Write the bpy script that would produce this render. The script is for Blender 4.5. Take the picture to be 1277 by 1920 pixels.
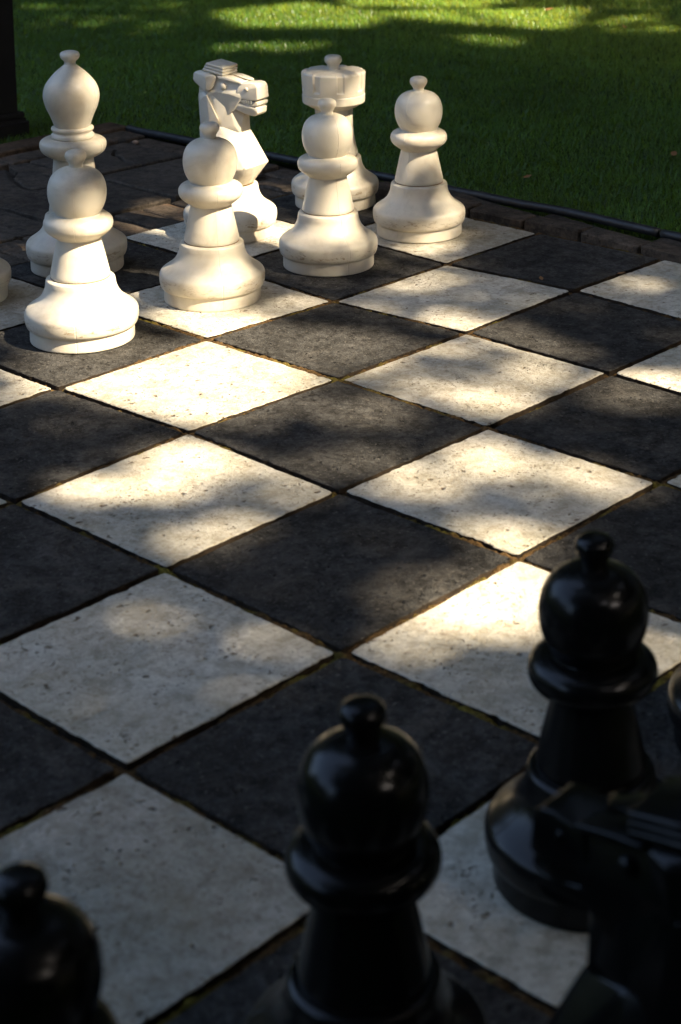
import bpy, bmesh, math, random
import numpy as np
from mathutils import Vector, Matrix

for o in list(bpy.data.objects):
    bpy.data.objects.remove(o)
scene = bpy.context.scene
R = math.radians
rnd = random.Random(7)

# ------------------------------------------------------------------ camera
cam_d = bpy.data.cameras.new("camera")
cam_d.sensor_fit = 'VERTICAL'
cam_d.sensor_height = 36.0
cam_d.lens = 64.013
cam_d.shift_x = -0.14033
cam_d.shift_y = -0.41057
cam_d.clip_start = 0.05
cam_d.clip_end = 2000
cam_d.dof.use_dof = True
cam_d.dof.focus_distance = 4.2
cam_d.dof.aperture_fstop = 6.0
cam = bpy.data.objects.new("camera", cam_d)
scene.collection.objects.link(cam)
cam.location = (1.7334, -1.7434, 1.3168)
cam.rotation_euler = (1.376095, -0.004631, 0.700527)
scene.camera = cam

# ------------------------------------------------------------- sky and sun
SUN_AZ, SUN_EL = R(10.0), R(46.0)
SUN = Vector((math.cos(SUN_EL) * math.cos(SUN_AZ), math.cos(SUN_EL) * math.sin(SUN_AZ), math.sin(SUN_EL)))
world = bpy.data.worlds.new("World")
scene.world = world
world.use_nodes = True
wn = world.node_tree
for n in list(wn.nodes):
    wn.nodes.remove(n)
sky = wn.nodes.new("ShaderNodeTexSky")
sky.sky_type = 'NISHITA'
sky.sun_disc = False
sky.dust_density = 4.0
sky.sun_elevation = SUN_EL
sky.sun_rotation = math.pi / 2 - SUN_AZ
bg = wn.nodes.new("ShaderNodeBackground")
bg.inputs['Strength'].default_value = 0.14
wo = wn.nodes.new("ShaderNodeOutputWorld")
wn.links.new(sky.outputs[0], bg.inputs['Color'])
wn.links.new(bg.outputs[0], wo.inputs['Surface'])

sun_d = bpy.data.lights.new("sun", 'SUN')
sun_d.energy = 5.0
sun_d.angle = R(0.53)
sun_d.color = (1.0, 0.84, 0.62)
sun = bpy.data.objects.new("sun", sun_d)
scene.collection.objects.link(sun)
sun.rotation_euler = SUN.to_track_quat('Z', 'Y').to_euler()
sun.location = SUN * 30

scene.view_settings.view_transform = 'Standard'
scene.view_settings.look = 'None'
scene.view_settings.gamma = 1.0
scene.view_settings.use_curve_mapping = False
scene.view_settings.exposure = 2.1
scene.cycles.max_bounces = 6
scene.cycles.diffuse_bounces = 3
scene.cycles.glossy_bounces = 4
scene.cycles.transmission_bounces = 4
scene.cycles.sample_clamp_indirect = 6.0

# ---------------------------------------------------------------- helpers
COL = scene.collection

def tag(o, label=None, cat=None, group=None, kind=None):
    if label: o['label'] = label
    if cat: o['category'] = cat
    if group: o['group'] = group
    if kind: o['kind'] = kind
    return o

def empty(name, loc, rz=0.0):
    o = bpy.data.objects.new(name, None)
    o.empty_display_size = 0.1
    COL.objects.link(o)
    o.location = loc
    o.rotation_euler = (0, 0, rz)
    return o

def mesh_np(name, verts, faces, smooth=False):
    me = bpy.data.meshes.new(name)
    me.from_pydata([tuple(v) for v in verts], [], faces)
    if smooth:
        me.polygons.foreach_set('use_smooth', [True] * len(me.polygons))
    me.update()
    return me

def obj(name, me, mat=None, parent=None, loc=(0, 0, 0)):
    o = bpy.data.objects.new(name, me)
    COL.objects.link(o)
    if mat is not None and me is not None and len(me.materials) == 0:
        me.materials.append(mat)
    o.location = loc
    if parent is not None:
        o.parent = parent
    return o

def bm_mesh(name, bm, smooth=False):
    me = bpy.data.meshes.new(name)
    bm.normal_update()
    bm.to_mesh(me)
    bm.free()
    if smooth:
        me.polygons.foreach_set('use_smooth', [True] * len(me.polygons))
    return me

def copy_tree(o, parent=None):
    c = o.copy()
    COL.objects.link(c)
    if parent is not None:
        c.parent = parent
    for ch in list(o.children):
        copy_tree(ch, c)
    return c

# -------------------------------------------------------------- materials
class NT:
    """small wrapper to write node trees briefly"""
    def __init__(self, name):
        self.m = bpy.data.materials.new(name)
        self.m.use_nodes = True
        self.t = self.m.node_tree
        self.b = self.t.nodes['Principled BSDF']
    def n(self, typ, **kw):
        nd = self.t.nodes.new(typ)
        for k, v in kw.items():
            if k in nd.inputs:
                nd.inputs[k].default_value = v
            else:
                setattr(nd, k, v)
        return nd
    def l(self, a, b):
        self.t.links.new(a, b)
    def coord(self, scale=1.0, per_object=True):
        tc = self.n("ShaderNodeTexCoord")
        out = tc.outputs['Object']
        if per_object:
            oi = self.n("ShaderNodeObjectInfo")
            mul = self.n("ShaderNodeMath", operation='MULTIPLY')
            mul.inputs[1].default_value = 57.0
            self.l(oi.outputs['Random'], mul.inputs[0])
            add = self.n("ShaderNodeVectorMath", operation='ADD')
            self.l(out, add.inputs[0])
            self.l(mul.outputs[0], add.inputs[1])
            out = add.outputs[0]
            self.rand = oi.outputs['Random']
        return out
    def noise(self, vec, scale, detail=4, rough=0.55, dist=0.0):
        nd = self.n("ShaderNodeTexNoise")
        nd.inputs['Scale'].default_value = scale
        nd.inputs['Detail'].default_value = detail
        nd.inputs['Roughness'].default_value = rough
        nd.inputs['Distortion'].default_value = dist
        self.l(vec, nd.inputs['Vector'])
        return nd.outputs['Fac']
    def ramp(self, fac, stops, interp='LINEAR'):
        nd = self.n("ShaderNodeValToRGB")
        nd.color_ramp.interpolation = interp
        el = nd.color_ramp.elements
        while len(el) < len(stops):
            el.new(0.5)
        for e, (p, c) in zip(el, stops):
            e.position = p
            e.color = (c[0], c[1], c[2], 1) if hasattr(c, '__len__') else (c, c, c, 1)
        self.l(fac, nd.inputs[0])
        return nd.outputs[0]
    def mix(self, fac, a, b, mode='MIX'):
        nd = self.n("ShaderNodeMix", data_type='RGBA', blend_type=mode)
        for s, v in ((nd.inputs[0], fac), (nd.inputs[6], a), (nd.inputs[7], b)):
            if hasattr(v, 'is_linked'):
                self.l(v, s)
            elif hasattr(v, '__len__'):
                s.default_value = (v[0], v[1], v[2], 1)
            else:
                s.default_value = v
        return nd.outputs[2]
    def math(self, op, a, b=0.0):
        nd = self.n("ShaderNodeMath", operation=op)
        for s, v in zip(nd.inputs, (a, b)):
            if hasattr(v, 'is_linked'):
                self.l(v, s)
            else:
                s.default_value = v
        return nd.outputs[0]
    def bump(self, h, strength, dist, prev=None):
        nd = self.n("ShaderNodeBump")
        nd.inputs['Strength'].default_value = strength
        nd.inputs['Distance'].default_value = dist
        self.l(h, nd.inputs['Height'])
        if prev is not None:
            self.l(prev, nd.inputs['Normal'])
        return nd.outputs[0]
    def set(self, **kw):
        for k, v in kw.items():
            k = k.replace('_', ' ')
            s = self.b.inputs[k]
            if hasattr(v, 'is_linked'):
                self.l(v, s)
            elif hasattr(v, '__len__') and len(v) == 3:
                s.default_value = (v[0], v[1], v[2], 1)
            else:
                s.default_value = v

def concrete(name, c_lo, c_hi, stain, pit, pit_amt, rough, tint, relief=1.0, speck=(0.58, 0.70), fleck=None):
    """weathered cast concrete: broad blotches, coarse grain, clustered pits"""
    k = NT(name)
    v = k.coord()
    broad = k.noise(v, 4.5, 6, 0.62, 0.5)
    mid = k.noise(v, 22.0, 6, 0.68, 0.3)
    grain = k.noise(v, 120.0, 4, 0.72)
    base = k.ramp(broad, [(0.30, c_lo), (0.64, c_hi)])
    base = k.mix(k.ramp(grain, [(0.36, 0.85), (0.60, 0.0)]), base, tint, 'MULTIPLY')
    base = k.mix(k.ramp(mid, [(0.38, 1.0), (0.56, 0.0)]), base, tint, 'MULTIPLY')
    blot = k.noise(v, 42.0, 5, 0.7)
    base = k.mix(k.ramp(blot, [(0.40, 0.9), (0.52, 0.0)]), base, tint, 'MULTIPLY')
    st = k.noise(v, 7.0, 7, 0.72, 1.2)
    base = k.mix(k.ramp(st, [(0.52, 0.0), (0.72, 0.65)]), base, stain)
    # wobbly voronoi cells give ragged cavities; only clustered ones count
    nz = k.n("ShaderNodeTexNoise")
    nz.inputs['Scale'].default_value = 70.0
    k.l(v, nz.inputs['Vector'])
    sc = k.n("ShaderNodeVectorMath", operation='SCALE')
    sc.inputs['Scale'].default_value = 0.022
    k.l(nz.outputs['Color'], sc.inputs[0])
    wob = k.n("ShaderNodeVectorMath", operation='ADD')
    k.l(v, wob.inputs[0]); k.l(sc.outputs[0], wob.inputs[1])
    def cavities(scale, lo, hi, thr):
        vo = k.n("ShaderNodeTexVoronoi")
        vo.inputs['Scale'].default_value = scale
        k.l(wob.outputs[0], vo.inputs['Vector'])
        hole = k.ramp(vo.outputs['Distance'], [(lo, 1.0), (hi, 0.0)])
        sep = k.n("ShaderNodeSeparateColor")
        k.l(vo.outputs['Color'], sep.inputs[0])
        return k.math('MULTIPLY', hole, k.ramp(sep.outputs[0], [(thr, 0.0), (thr + .03, 1.0)]))
    gate = k.ramp(k.noise(v, 11.0, 4, 0.6), [(0.44, 0.0), (0.60, 1.0)])
    big = cavities(46.0, 0.10, 0.24, 0.78)
    small = k.math('MULTIPLY', cavities(105.0, 0.14, 0.30, 0.35), gate)
    pits = k.math('MAXIMUM', big, small)
    base = k.mix(k.math('MULTIPLY', pits, pit_amt), base, pit)
    sp = k.noise(v, 55.0, 5, 0.75)
    base = k.mix(k.ramp(sp, [(speck[0], 0.0), (speck[1], 0.6)]), base, pit)
    if fleck:
        fl = k.noise(v, 140.0, 3, 0.7)
        base = k.mix(k.ramp(fl, [(0.60, 0.0), (0.70, 0.7)]), base, fleck)
    oi = k.math('MULTIPLY', k.math('SUBTRACT', k.rand, 0.5), 0.34)
    hsv = k.n("ShaderNodeHueSaturation")
    k.l(base, hsv.inputs['Color'])
    k.l(k.math('ADD', oi, 1.0), hsv.inputs['Value'])
    k.set(Base_Color=hsv.outputs[0], Roughness=rough, Specular_IOR_Level=0.14)
    h = k.math('ADD', k.math('MULTIPLY', grain, 0.55), k.math('MULTIPLY', mid, 0.9))
    h = k.math('SUBTRACT', h, k.math('MULTIPLY', pits, 0.9))
    h = k.math('ADD', h, k.math('MULTIPLY', k.noise(v, 300.0, 3, 0.7), 0.35))
    k.set(Normal=k.bump(h, 1.0, 0.0055 * relief))
    return k.m

M = {}
M['tile_light'] = concrete("tile_light", (0.50, 0.475, 0.385), (0.70, 0.66, 0.565), (0.40, 0.345, 0.24), (0.17, 0.12, 0.075), 0.9, 0.85, (0.78, 0.76, 0.73), 1.3, (0.575, 0.69))
M['tile_dark'] = concrete("tile_dark", (0.043, 0.043, 0.041), (0.092, 0.089, 0.083), (0.112, 0.101, 0.086), (0.012, 0.011, 0.010), 0.8, 0.85, (0.52, 0.51, 0.50), 2.0, (0.56, 0.68), (0.17, 0.155, 0.135))
M['slab'] = concrete("paving_slab", (0.066, 0.056, 0.045), (0.112, 0.093, 0.074), (0.10, 0.075, 0.05), (0.02, 0.017, 0.014), 0.7, 0.85, (0.6, 0.6, 0.6))
M['brick'] = concrete("paving_brick", (0.080, 0.066, 0.052), (0.145, 0.112, 0.082), (0.21, 0.125, 0.07), (0.02, 0.017, 0.014), 0.6, 0.85, (0.6, 0.6, 0.6))
M['kerb'] = concrete("kerb", (0.085, 0.058, 0.036), (0.14, 0.095, 0.06), (0.06, 0.045, 0.03), (0.03, 0.02, 0.015), 0.6, 0.8, (0.6, 0.6, 0.6))

def soil_mat():
    k = NT("soil")
    v = k.coord(per_object=False)
    a = k.noise(v, 24.0, 6, 0.7)
    b = k.noise(v, 5.0, 4, 0.6)
    c = k.ramp(a, [(0.3, (0.010, 0.008, 0.006)), (0.7, (0.050, 0.036, 0.024))])
    k.set(Base_Color=c, Roughness=0.95, Specular_IOR_Level=0.1)
    k.set(Normal=k.bump(k.math('ADD', a, b), 0.9, 0.01))
    return k.m
M['soil'] = soil_mat()

def moss_mat():
    k = NT("moss")
    v = k.coord(per_object=False)
    a = k.noise(v, 6.0, 4, 0.6)
    b = k.noise(v, 130.0, 4, 0.7)
    c1 = k.ramp(b, [(0.3, (0.020, 0.013, 0.007)), (0.7, (0.14, 0.085, 0.035))])
    c2 = k.ramp(b, [(0.3, (0.030, 0.028, 0.006)), (0.7, (0.23, 0.185, 0.035))])
    k.set(Base_Color=k.mix(k.ramp(a, [(0.50, 0.0), (0.62, 1.0)]), c1, c2), Roughness=1.0, Specular_IOR_Level=0.05)
    k.set(Normal=k.bump(b, 1.0, 0.006))
    return k.m
M['moss'] = moss_mat()

def plastic(name, col, dirt, dirt_amt, rough, spec, sss=0.0, top_tone=(0.30, 0.27, 0.19)):
    k = NT(name)
    v = k.coord()
    a = k.noise(v, 9.0, 6, 0.65, 0.6)
    b = k.noise(v, 60.0, 5, 0.7)
    c = k.mix(k.ramp(a, [(0.50, 0.0), (0.78, dirt_amt)]), col, dirt)
    c = k.mix(k.ramp(b, [(0.68, 0.0), (0.76, dirt_amt)]), c, dirt)
    # grime gathers round the moulding's lower bulge: a band of specks
    tc = k.n("ShaderNodeTexCoord")
    sx = k.n("ShaderNodeSeparateXYZ")
    k.l(tc.outputs['Object'], sx.inputs[0])
    z = sx.outputs['Z']
    band = k.math('MULTIPLY', k.ramp(z, [(0.030, 0.0), (0.042, 1.0)]), k.ramp(z, [(0.052, 1.0), (0.070, 0.0)]))
    st = k.n("ShaderNodeMapping")
    st.inputs['Scale'].default_value = (1, 1, 3.0)
    k.l(v, st.inputs['Vector'])
    sm = k.noise(st.outputs[0], 34.0, 6, 0.75, 0.8)
    c = k.mix(k.math('MULTIPLY', band, k.ramp(sm, [(0.53, 0.0), (0.64, min(1.0, dirt_amt * 2.0))])), c, dirt)
    # separate tone on upward faces, broken up by noise
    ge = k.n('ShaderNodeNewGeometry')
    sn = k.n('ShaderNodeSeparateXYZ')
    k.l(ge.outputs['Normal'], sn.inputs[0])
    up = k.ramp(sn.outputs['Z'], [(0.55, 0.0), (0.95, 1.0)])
    c = k.mix(k.math('MULTIPLY', up, k.ramp(k.noise(v, 22.0, 6, 0.7), [(0.35, 0.0), (0.7, dirt_amt)])), c, top_tone)
    rr = k.math('ADD', k.math('MULTIPLY', a, 0.22), rough - 0.1)
    k.set(Base_Color=c, Roughness=rr, Specular_IOR_Level=spec)
    if sss:
        k.b.inputs['Subsurface Weight'].default_value = sss
        k.b.inputs['Subsurface Radius'].default_value = (1.0, 0.72, 0.42)
        k.b.inputs['Subsurface Scale'].default_value = 0.012
    k.set(Normal=k.bump(k.math('ADD', k.noise(v, 14.0, 3, 0.5), k.math('MULTIPLY', b, 0.12)), 0.22, 0.006))
    return k.m
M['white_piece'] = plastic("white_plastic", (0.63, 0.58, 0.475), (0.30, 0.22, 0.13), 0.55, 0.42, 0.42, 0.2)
M['black_piece'] = plastic("black_plastic", (0.005, 0.005, 0.005), (0.014, 0.013, 0.011), 0.35, 0.22, 0.26, 0.0, (0.012, 0.011, 0.010))
M['rust'] = NT("groove").m
M['rust'].node_tree.nodes['Principled BSDF'].inputs['Base Color'].default_value = (0.26, 0.15, 0.06, 1)
M['rust'].node_tree.nodes['Principled BSDF'].inputs['Roughness'].default_value = 0.8
M['black_groove'] = NT("black_groove").m
M['black_groove'].node_tree.nodes['Principled BSDF'].inputs['Base Color'].default_value = (0.004, 0.004, 0.004, 1)
M['black_groove'].node_tree.nodes['Principled BSDF'].inputs['Roughness'].default_value = 0.7

def simple(name, c1, c2, scale, rough, bump=0.3, spec=0.4):
    k = NT(name)
    v = k.coord()
    a = k.noise(v, scale, 5, 0.65)
    k.set(Base_Color=k.ramp(a, [(0.3, c1), (0.7, c2)]), Roughness=rough, Specular_IOR_Level=spec)
    k.set(Normal=k.bump(a, bump, 0.004))
    return k.m
M['edging'] = simple("edging_plastic", (0.012, 0.013, 0.015), (0.030, 0.031, 0.033), 40, 0.42, 0.5)
M['timber'] = simple("dark_timber", (0.004, 0.0035, 0.003), (0.010, 0.008, 0.007), 12, 0.75)
M['bark'] = simple("bark", (0.05, 0.035, 0.025), (0.13, 0.10, 0.075), 16, 0.95, 1.0)
M['pebble'] = simple("pebble", (0.22, 0.14, 0.09), (0.36, 0.25, 0.17), 60, 0.7)

def leaf_mat(name, c1, c2, trans=True, tcol=None, tw=0.3, patch=False):
    k = NT(name)
    g = k.n("ShaderNodeNewGeometry")
    col = k.ramp(g.outputs['Random Per Island'], [(0.0, c1), (1.0, c2)])
    if patch:
        pos = g.outputs['Position']
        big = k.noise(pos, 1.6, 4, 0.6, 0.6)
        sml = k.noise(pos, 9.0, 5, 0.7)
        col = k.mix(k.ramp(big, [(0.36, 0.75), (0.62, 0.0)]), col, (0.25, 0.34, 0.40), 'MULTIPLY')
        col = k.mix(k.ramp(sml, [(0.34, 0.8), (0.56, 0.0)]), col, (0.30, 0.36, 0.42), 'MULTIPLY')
        col = k.mix(k.ramp(k.noise(pos, 5.0, 5, 0.7), [(0.62, 0.0), (0.74, 0.6)]), col, (0.10, 0.085, 0.03))
        # far lawn made paler and yellower: sunlit brightness painted into the blade colour
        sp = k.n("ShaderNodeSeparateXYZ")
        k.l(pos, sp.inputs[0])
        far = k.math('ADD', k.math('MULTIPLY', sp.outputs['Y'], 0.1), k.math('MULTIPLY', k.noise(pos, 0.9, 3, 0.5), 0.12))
        sunlit_tint = k.ramp(far, [(0.43, 0.0), (0.54, 1.0)])
        col = k.mix(sunlit_tint, col, k.mix(1.0, col, (2.4, 1.75, 1.6), 'MULTIPLY'))
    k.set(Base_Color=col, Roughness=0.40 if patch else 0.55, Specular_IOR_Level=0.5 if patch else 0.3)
    if trans:
        tr = k.n("ShaderNodeBsdfTranslucent")
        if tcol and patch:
            k.l(k.mix(sunlit_tint, tcol, (0.80, 0.86, 0.10)), tr.inputs['Color'])  # painted sunlit tint carried into the translucent colour
        elif tcol:
            tr.inputs['Color'].default_value = (tcol[0], tcol[1], tcol[2], 1)
        else:
            k.l(col, tr.inputs['Color'])
        mx = k.n("ShaderNodeMixShader")
        mx.inputs[0].default_value = tw
        out = k.t.nodes['Material Output']
        k.l(k.b.outputs[0], mx.inputs[1]); k.l(tr.outputs[0], mx.inputs[2])
        k.l(mx.outputs[0], out.inputs['Surface'])
    return k.m
M['leaf'] = leaf_mat("tree_leaf", (0.025, 0.05, 0.012), (0.05, 0.085, 0.022), True, None, 0.12)
M['hedge_leaf'] = leaf_mat("hedge_leaf", (0.012, 0.022, 0.010), (0.028, 0.045, 0.018), False)
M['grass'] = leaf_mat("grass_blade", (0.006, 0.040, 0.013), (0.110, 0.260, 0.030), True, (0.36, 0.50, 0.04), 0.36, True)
M['dry_leaf'] = leaf_mat("dry_leaf", (0.20, 0.075, 0.02), (0.24, 0.14, 0.06), False)

def lawn_mat():
    k = NT("lawn_ground")
    v = k.coord(per_object=False)
    a = k.noise(v, 30.0, 6, 0.7)
    b = k.noise(v, 1.3, 4, 0.6)
    c = k.ramp(a, [(0.3, (0.016, 0.034, 0.008)), (0.7, (0.060, 0.105, 0.016))])
    k.set(Base_Color=k.mix(k.ramp(b, [(0.4, 0.0), (0.7, 0.5)]), c, (0.075, 0.09, 0.02)), Roughness=0.95, Specular_IOR_Level=0.1)
    k.set(Normal=k.bump(a, 1.0, 0.03))
    return k.m
M['lawn'] = lawn_mat()

# ------------------------------------------------------------ the ground
GZ = -0.06
bm = bmesh.new()
bmesh.ops.create_grid(bm, x_segments=2, y_segments=2, size=400)
tag(obj("ground", bm_mesh("ground", bm), M['lawn'], None, (0, 0, GZ)), 'dark lawn soil stretching to the horizon under the grass', None, None, 'structure')

def prism(poly, z0, z1, step=0.02, jit=0.0012, bev=0.004, gap=0.004, corner=0.008, seed=0, tilt=0.0):
    """a worn slab: rounded, chipped outline with a broken arris; poly is CCW in XY.
    returns mesh with its origin at the polygon's centre"""
    r = random.Random(seed)
    n = len(poly)
    P = [Vector((p[0], p[1])) for p in poly]
    if sum(P[i].x * P[(i + 1) % n].y - P[(i + 1) % n].x * P[i].y for i in range(n)) < 0:
        P.reverse()
    def offset(pts, d):
        out = []
        m = len(pts)
        for i in range(m):
            a, b, c = pts[i - 1], pts[i], pts[(i + 1) % m]
            e1 = (b - a).normalized(); e2 = (c - b).normalized()
            n1 = Vector((-e1.y, e1.x)); n2 = Vector((-e2.y, e2.x))
            bis = (n1 + n2)
            if bis.length < 1e-5:
                bis = n1.copy()
            bis.normalize()
            k = max(0.35, bis.dot(n1))
            out.append(b + bis * (d / k))
        return out
    P = offset(P, gap)
    out = []
    for i in range(n):
        a, b, c = P[i - 1], P[i], P[(i + 1) % n]
        l1, l2 = (b - a).length, (c - b).length
        cr = min(corner * r.uniform(0.5, 1.6), l1 * 0.3, l2 * 0.3)
        p1 = b + (a - b).normalized() * cr
        p2 = b + (c - b).normalized() * cr
        out.append(p1)
        out.append((p1 + p2) / 4 + b / 2)
        out.append(p2)
        c1 = c + (b - c).normalized() * min(corner, l2 * 0.3)
        m = max(1, int((c1 - p2).length / step))
        ed = (c1 - p2)
        nrm = Vector((-ed.y, ed.x)).normalized()
        w = 0.0
        for q in range(1, m):
            w = 0.55 * w + r.gauss(0, jit)
            chip = 0.0
            if r.random() < 0.06:
                chip = r.uniform(0.5, 2.2) * jit * 1.6
            out.append(p2 + ed * (q / m) + nrm * (w + chip))
    cen = sum(out, Vector((0, 0))) / len(out)
    out = [p - cen for p in out]
    inner = offset(out, bev)
    tx, ty = r.gauss(0, tilt), r.gauss(0, tilt)
    N = len(out)
    V = []
    for p in out: V.append((p.x, p.y, z0))
    for p in out: V.append((p.x, p.y, z1 - bev * r.uniform(0.6, 1.3) + tx * p.x + ty * p.y))
    for p in inner: V.append((p.x, p.y, z1 + tx * p.x + ty * p.y))
    F = []
    for i in range(N):
        j = (i + 1) % N
        F.append((i, j, N + j, N + i))
        F.append((N + i, N + j, 2 * N + j, 2 * N + i))
    F.append(tuple(range(2 * N, 3 * N)))
    me = mesh_np("slab", V, F)
    idx = [0] * len(F)
    idx[0:2 * N:2] = [1] * N          # the buried sides are caked with soil
    me.polygons.foreach_set('material_index', idx)
    return me, cen

# ------------------------------------------------------------- chess board
T = 0.4
off = {(-3, 2): (-.006, .0016), (-3, 3): (.0144, -.0228), (-2, 2): (-.0064, .0072), (-2, 1): (-.0188, .0144), (-3, 4): (.012, -.0176),
       (-2, 4): (-.0088, .0168), (-2, 3): (-.0012, .0084), (-1, 3): (-.0012, .0084), (-3, 5): (.0096, -.0), (-1, 2): (.0004, .0052),
       (-1, 1): (-.0044, .0036), (0, 1): (.002, .0044), (0, 2): (.0036, .0064), (0, 0): (.0032, -.0028), (-3, 1): (-.004, -.0012),
       (-2, 0): (-.002, .006), (-1, 0): (-.0008, .006), (0, -1): (.0036, -.0012)}
def corner(i, j):
    ox, oy = off.get((i, j), (0.0, 0.0))
    if i == -5: ox -= 0.004
    if j == 5: oy -= (0.036 if i < -2 else 0.018)
    return (i * T + ox, j * T + oy)

board = empty("chess_board", (0, 0, 0))
tag(board, 'giant outdoor chessboard of pale and charcoal concrete slabs with mossy joints', 'chess board')
bed = mesh_np("bed", [(-2.005, -1.2, -.012), (1.2, -1.2, -.012), (1.2, 1.985, -.012), (-2.005, 1.985, -.012)], [(0, 1, 2, 3)])
obj("bed", bed, M['soil'], board)
for i in range(-5, 3):
    for j in range(-3, 5):
        poly = [corner(i, j), corner(i + 1, j), corner(i + 1, j + 1), corner(i, j + 1)]
        light = (i + j) % 2 == 0
        me, cen = prism(poly, -0.05, 0.0, 0.010, 0.0008, 0.0016, rnd.uniform(0.0066, 0.0090), 0.006, seed=i * 31 + j * 7 + 500, tilt=0.0012)
        me.materials.append(M['tile_light' if light else 'tile_dark']); me.materials.append(M['soil'])
        obj("tile", me, None, board, (cen.x, cen.y, rnd.uniform(-0.0012, 0.0012)))

# moss and grit packed in the joints: an uneven crest along every grid line
def moss_strips():
    V, F = [], []
    r = random.Random(3)
    def strip(pts):
        # resample
        P = []
        for a, b in zip(pts[:-1], pts[1:]):
            a, b = Vector(a), Vector(b)
            m = int((b - a).length / 0.006)
            for q in range(m):
                P.append(a + (b - a) * (q / m))
        base = len(V)
        h = 0.0; w2 = 0.0
        d = (P[-1] - P[0]).normalized()
        nr = Vector((-d.y, d.x))
        lvl = 0.0
        for k, p in enumerate(P):
            lvl = 0.988 * lvl + r.gauss(0, 0.13)
            h = 0.55 * h + r.gauss(0, 0.0016)
            top = -0.0062 + max(-0.005, min(0.0050, 0.005 * lvl)) + h
            top = min(top, 0.0010)
            w2 = 0.6 * w2 + r.gauss(0, 0.0008)
            hw = 0.0108 + r.gauss(0, 0.0008)
            for u, z in ((-1, top - 0.006), (-0.45, top - 0.0006 + r.gauss(0, .0006)), (0.1, top), (0.55, top - 0.0008 + r.gauss(0, .0006)), (1, top - 0.006)):
                q = p + nr * (u * hw + w2)
                V.append((q.x, q.y, z))
        for k in range(len(P) - 1):
            for u in range(4):
                a = base + k * 5 + u
                F.append((a, a + 5, a + 6, a + 1))
    for i in range(-5, 4):
        strip([corner(i, j) for j in range(-3, 6)])
    for j in range(-3, 6):
        strip([corner(i, j) for i in range(-5, 4)])
    return mesh_np("moss", V, F, True)
tag(obj("moss", moss_strips(), M['moss'], board), None, None, None, 'stuff')

# ------------------------------------------------------------------ paving
pav = obj("paving", mesh_np("paving", [(-3.145, -2.4, -.022), (-2.007, -2.4, -.022), (-2.007, 1.987, -.022), (1.6, 1.987, -.022), (1.6, 2.16, -.022), (-3.145, 2.09, -.022)], [(0, 1, 2, 3, 4, 5)]), M['soil'])
tag(pav, 'dark brown paving of slabs, patterned stones and bricks round the chessboard', None, None, 'structure')
sd = [1000]
def stone(name, poly, z, mat, gap=0.004, corner_=0.008, jit=0.0009, tilt=0.004, bev=0.004, step=0.03):
    sd[0] += 1
    me, cen = prism(poly, -0.05, 0.0, step, jit, bev, gap, corner_, seed=sd[0], tilt=tilt)
    me.materials.append(mat); me.materials.append(mat)
    return obj(name, me, None, pav, (cen.x, cen.y, z + rnd.uniform(-0.0035, 0.0035)))
def rect(x0, x1, y0, y1):
    return [(x0, y0), (x1, y0), (x1, y1), (x0, y1)]
# header bricks beside the board
y = 1.94
while y > -1.3:
    stone("brick", rect(-2.207, -2.008, y - 0.1015, y), -0.003, M['brick'], 0.0055, tilt=0.012)
    y -= 0.1015
# 39 cm slabs
y = 1.94
while y > -1.4:
    stone("slab", rect(-2.588, -2.212, y - 0.372 if y > 1.9 else y - 0.395, y), 0.0, M['slab'], 0.007, 0.012, tilt=0.008)
    y -= 0.372 if y > 1.9 else 0.395
# stones with a crazed outline, the same shape repeated down the row
frA = [(-2.905, 1.865), (-2.83, 1.848), (-2.78, 1.860), (-2.73, 1.89), (-2.70, 1.877), (-2.68, 1.940), (-2.905, 1.942)]
frB = [(-2.83, 1.848), (-2.765, 1.785), (-2.73, 1.78), (-2.67, 1.752), (-2.63, 1.748), (-2.60, 1.768), (-2.592, 1.765), (-2.592, 1.938), (-2.68, 1.940), (-2.70, 1.877), (-2.73, 1.89), (-2.78, 1.860)]
frC = [(-2.905, 1.865), (-2.91, 1.562), (-2.592, 1.562), (-2.592, 1.765), (-2.60, 1.768), (-2.63, 1.748), (-2.67, 1.752), (-2.73, 1.78), (-2.765, 1.785), (-2.83, 1.848)]
for k in range(8):
    for fr in (frA, frB, frC):
        stone("slab_fragment", [(px, py - 0.382 * k) for px, py in fr], rnd.uniform(-0.004, 0.003), M['slab'], 0.0045, 0.007, 0.0009, 0.008, 0.004)
# row of bricks at the back, level with the slabs
x = -2.05
while x > -3.0:
    stone("brick", rect(x - 0.212, x, 1.945, 2.042), 0.0, M['brick'], 0.0055, tilt=0.012)
    x -= 0.2135
# bricks along the far left side
y = 1.94
while y > -1.6:
    stone("brick", rect(-3.022, -2.915, y - 0.212, y), 0.0, M['brick'], 0.0055, tilt=0.012)
    y -= 0.2145
# raised bricks along the right-hand edge of the board, settled unevenly
x = -0.883 + 0.1935 * 7
while x > -1.95:
    stone("edge_brick", rect(max(x - 0.192, -2.045), x, 1.984, 2.060), 0.017, M['brick'], 0.0035, 0.007, tilt=0.03)
    x -= 0.1935
x = -0.90 + 0.37 * 4
while x > -1.95:
    stone("edge_stone", rect(max(x - 0.368, -2.045), x, 2.060, 2.118 + 0.02 * min(0, x + 0.9)), 0.006, M['slab'], 0.004, 0.010, 0.0018, 0.03)
    x -= 0.37
# kerb on the far left
y = 2.07
while y > -1.6:
    stone("kerb", rect(-3.140, -3.030, y - 0.80, y), 0.012, M['kerb'], 0.003, 0.01, tilt=0.004)
    y -= 0.803

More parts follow.
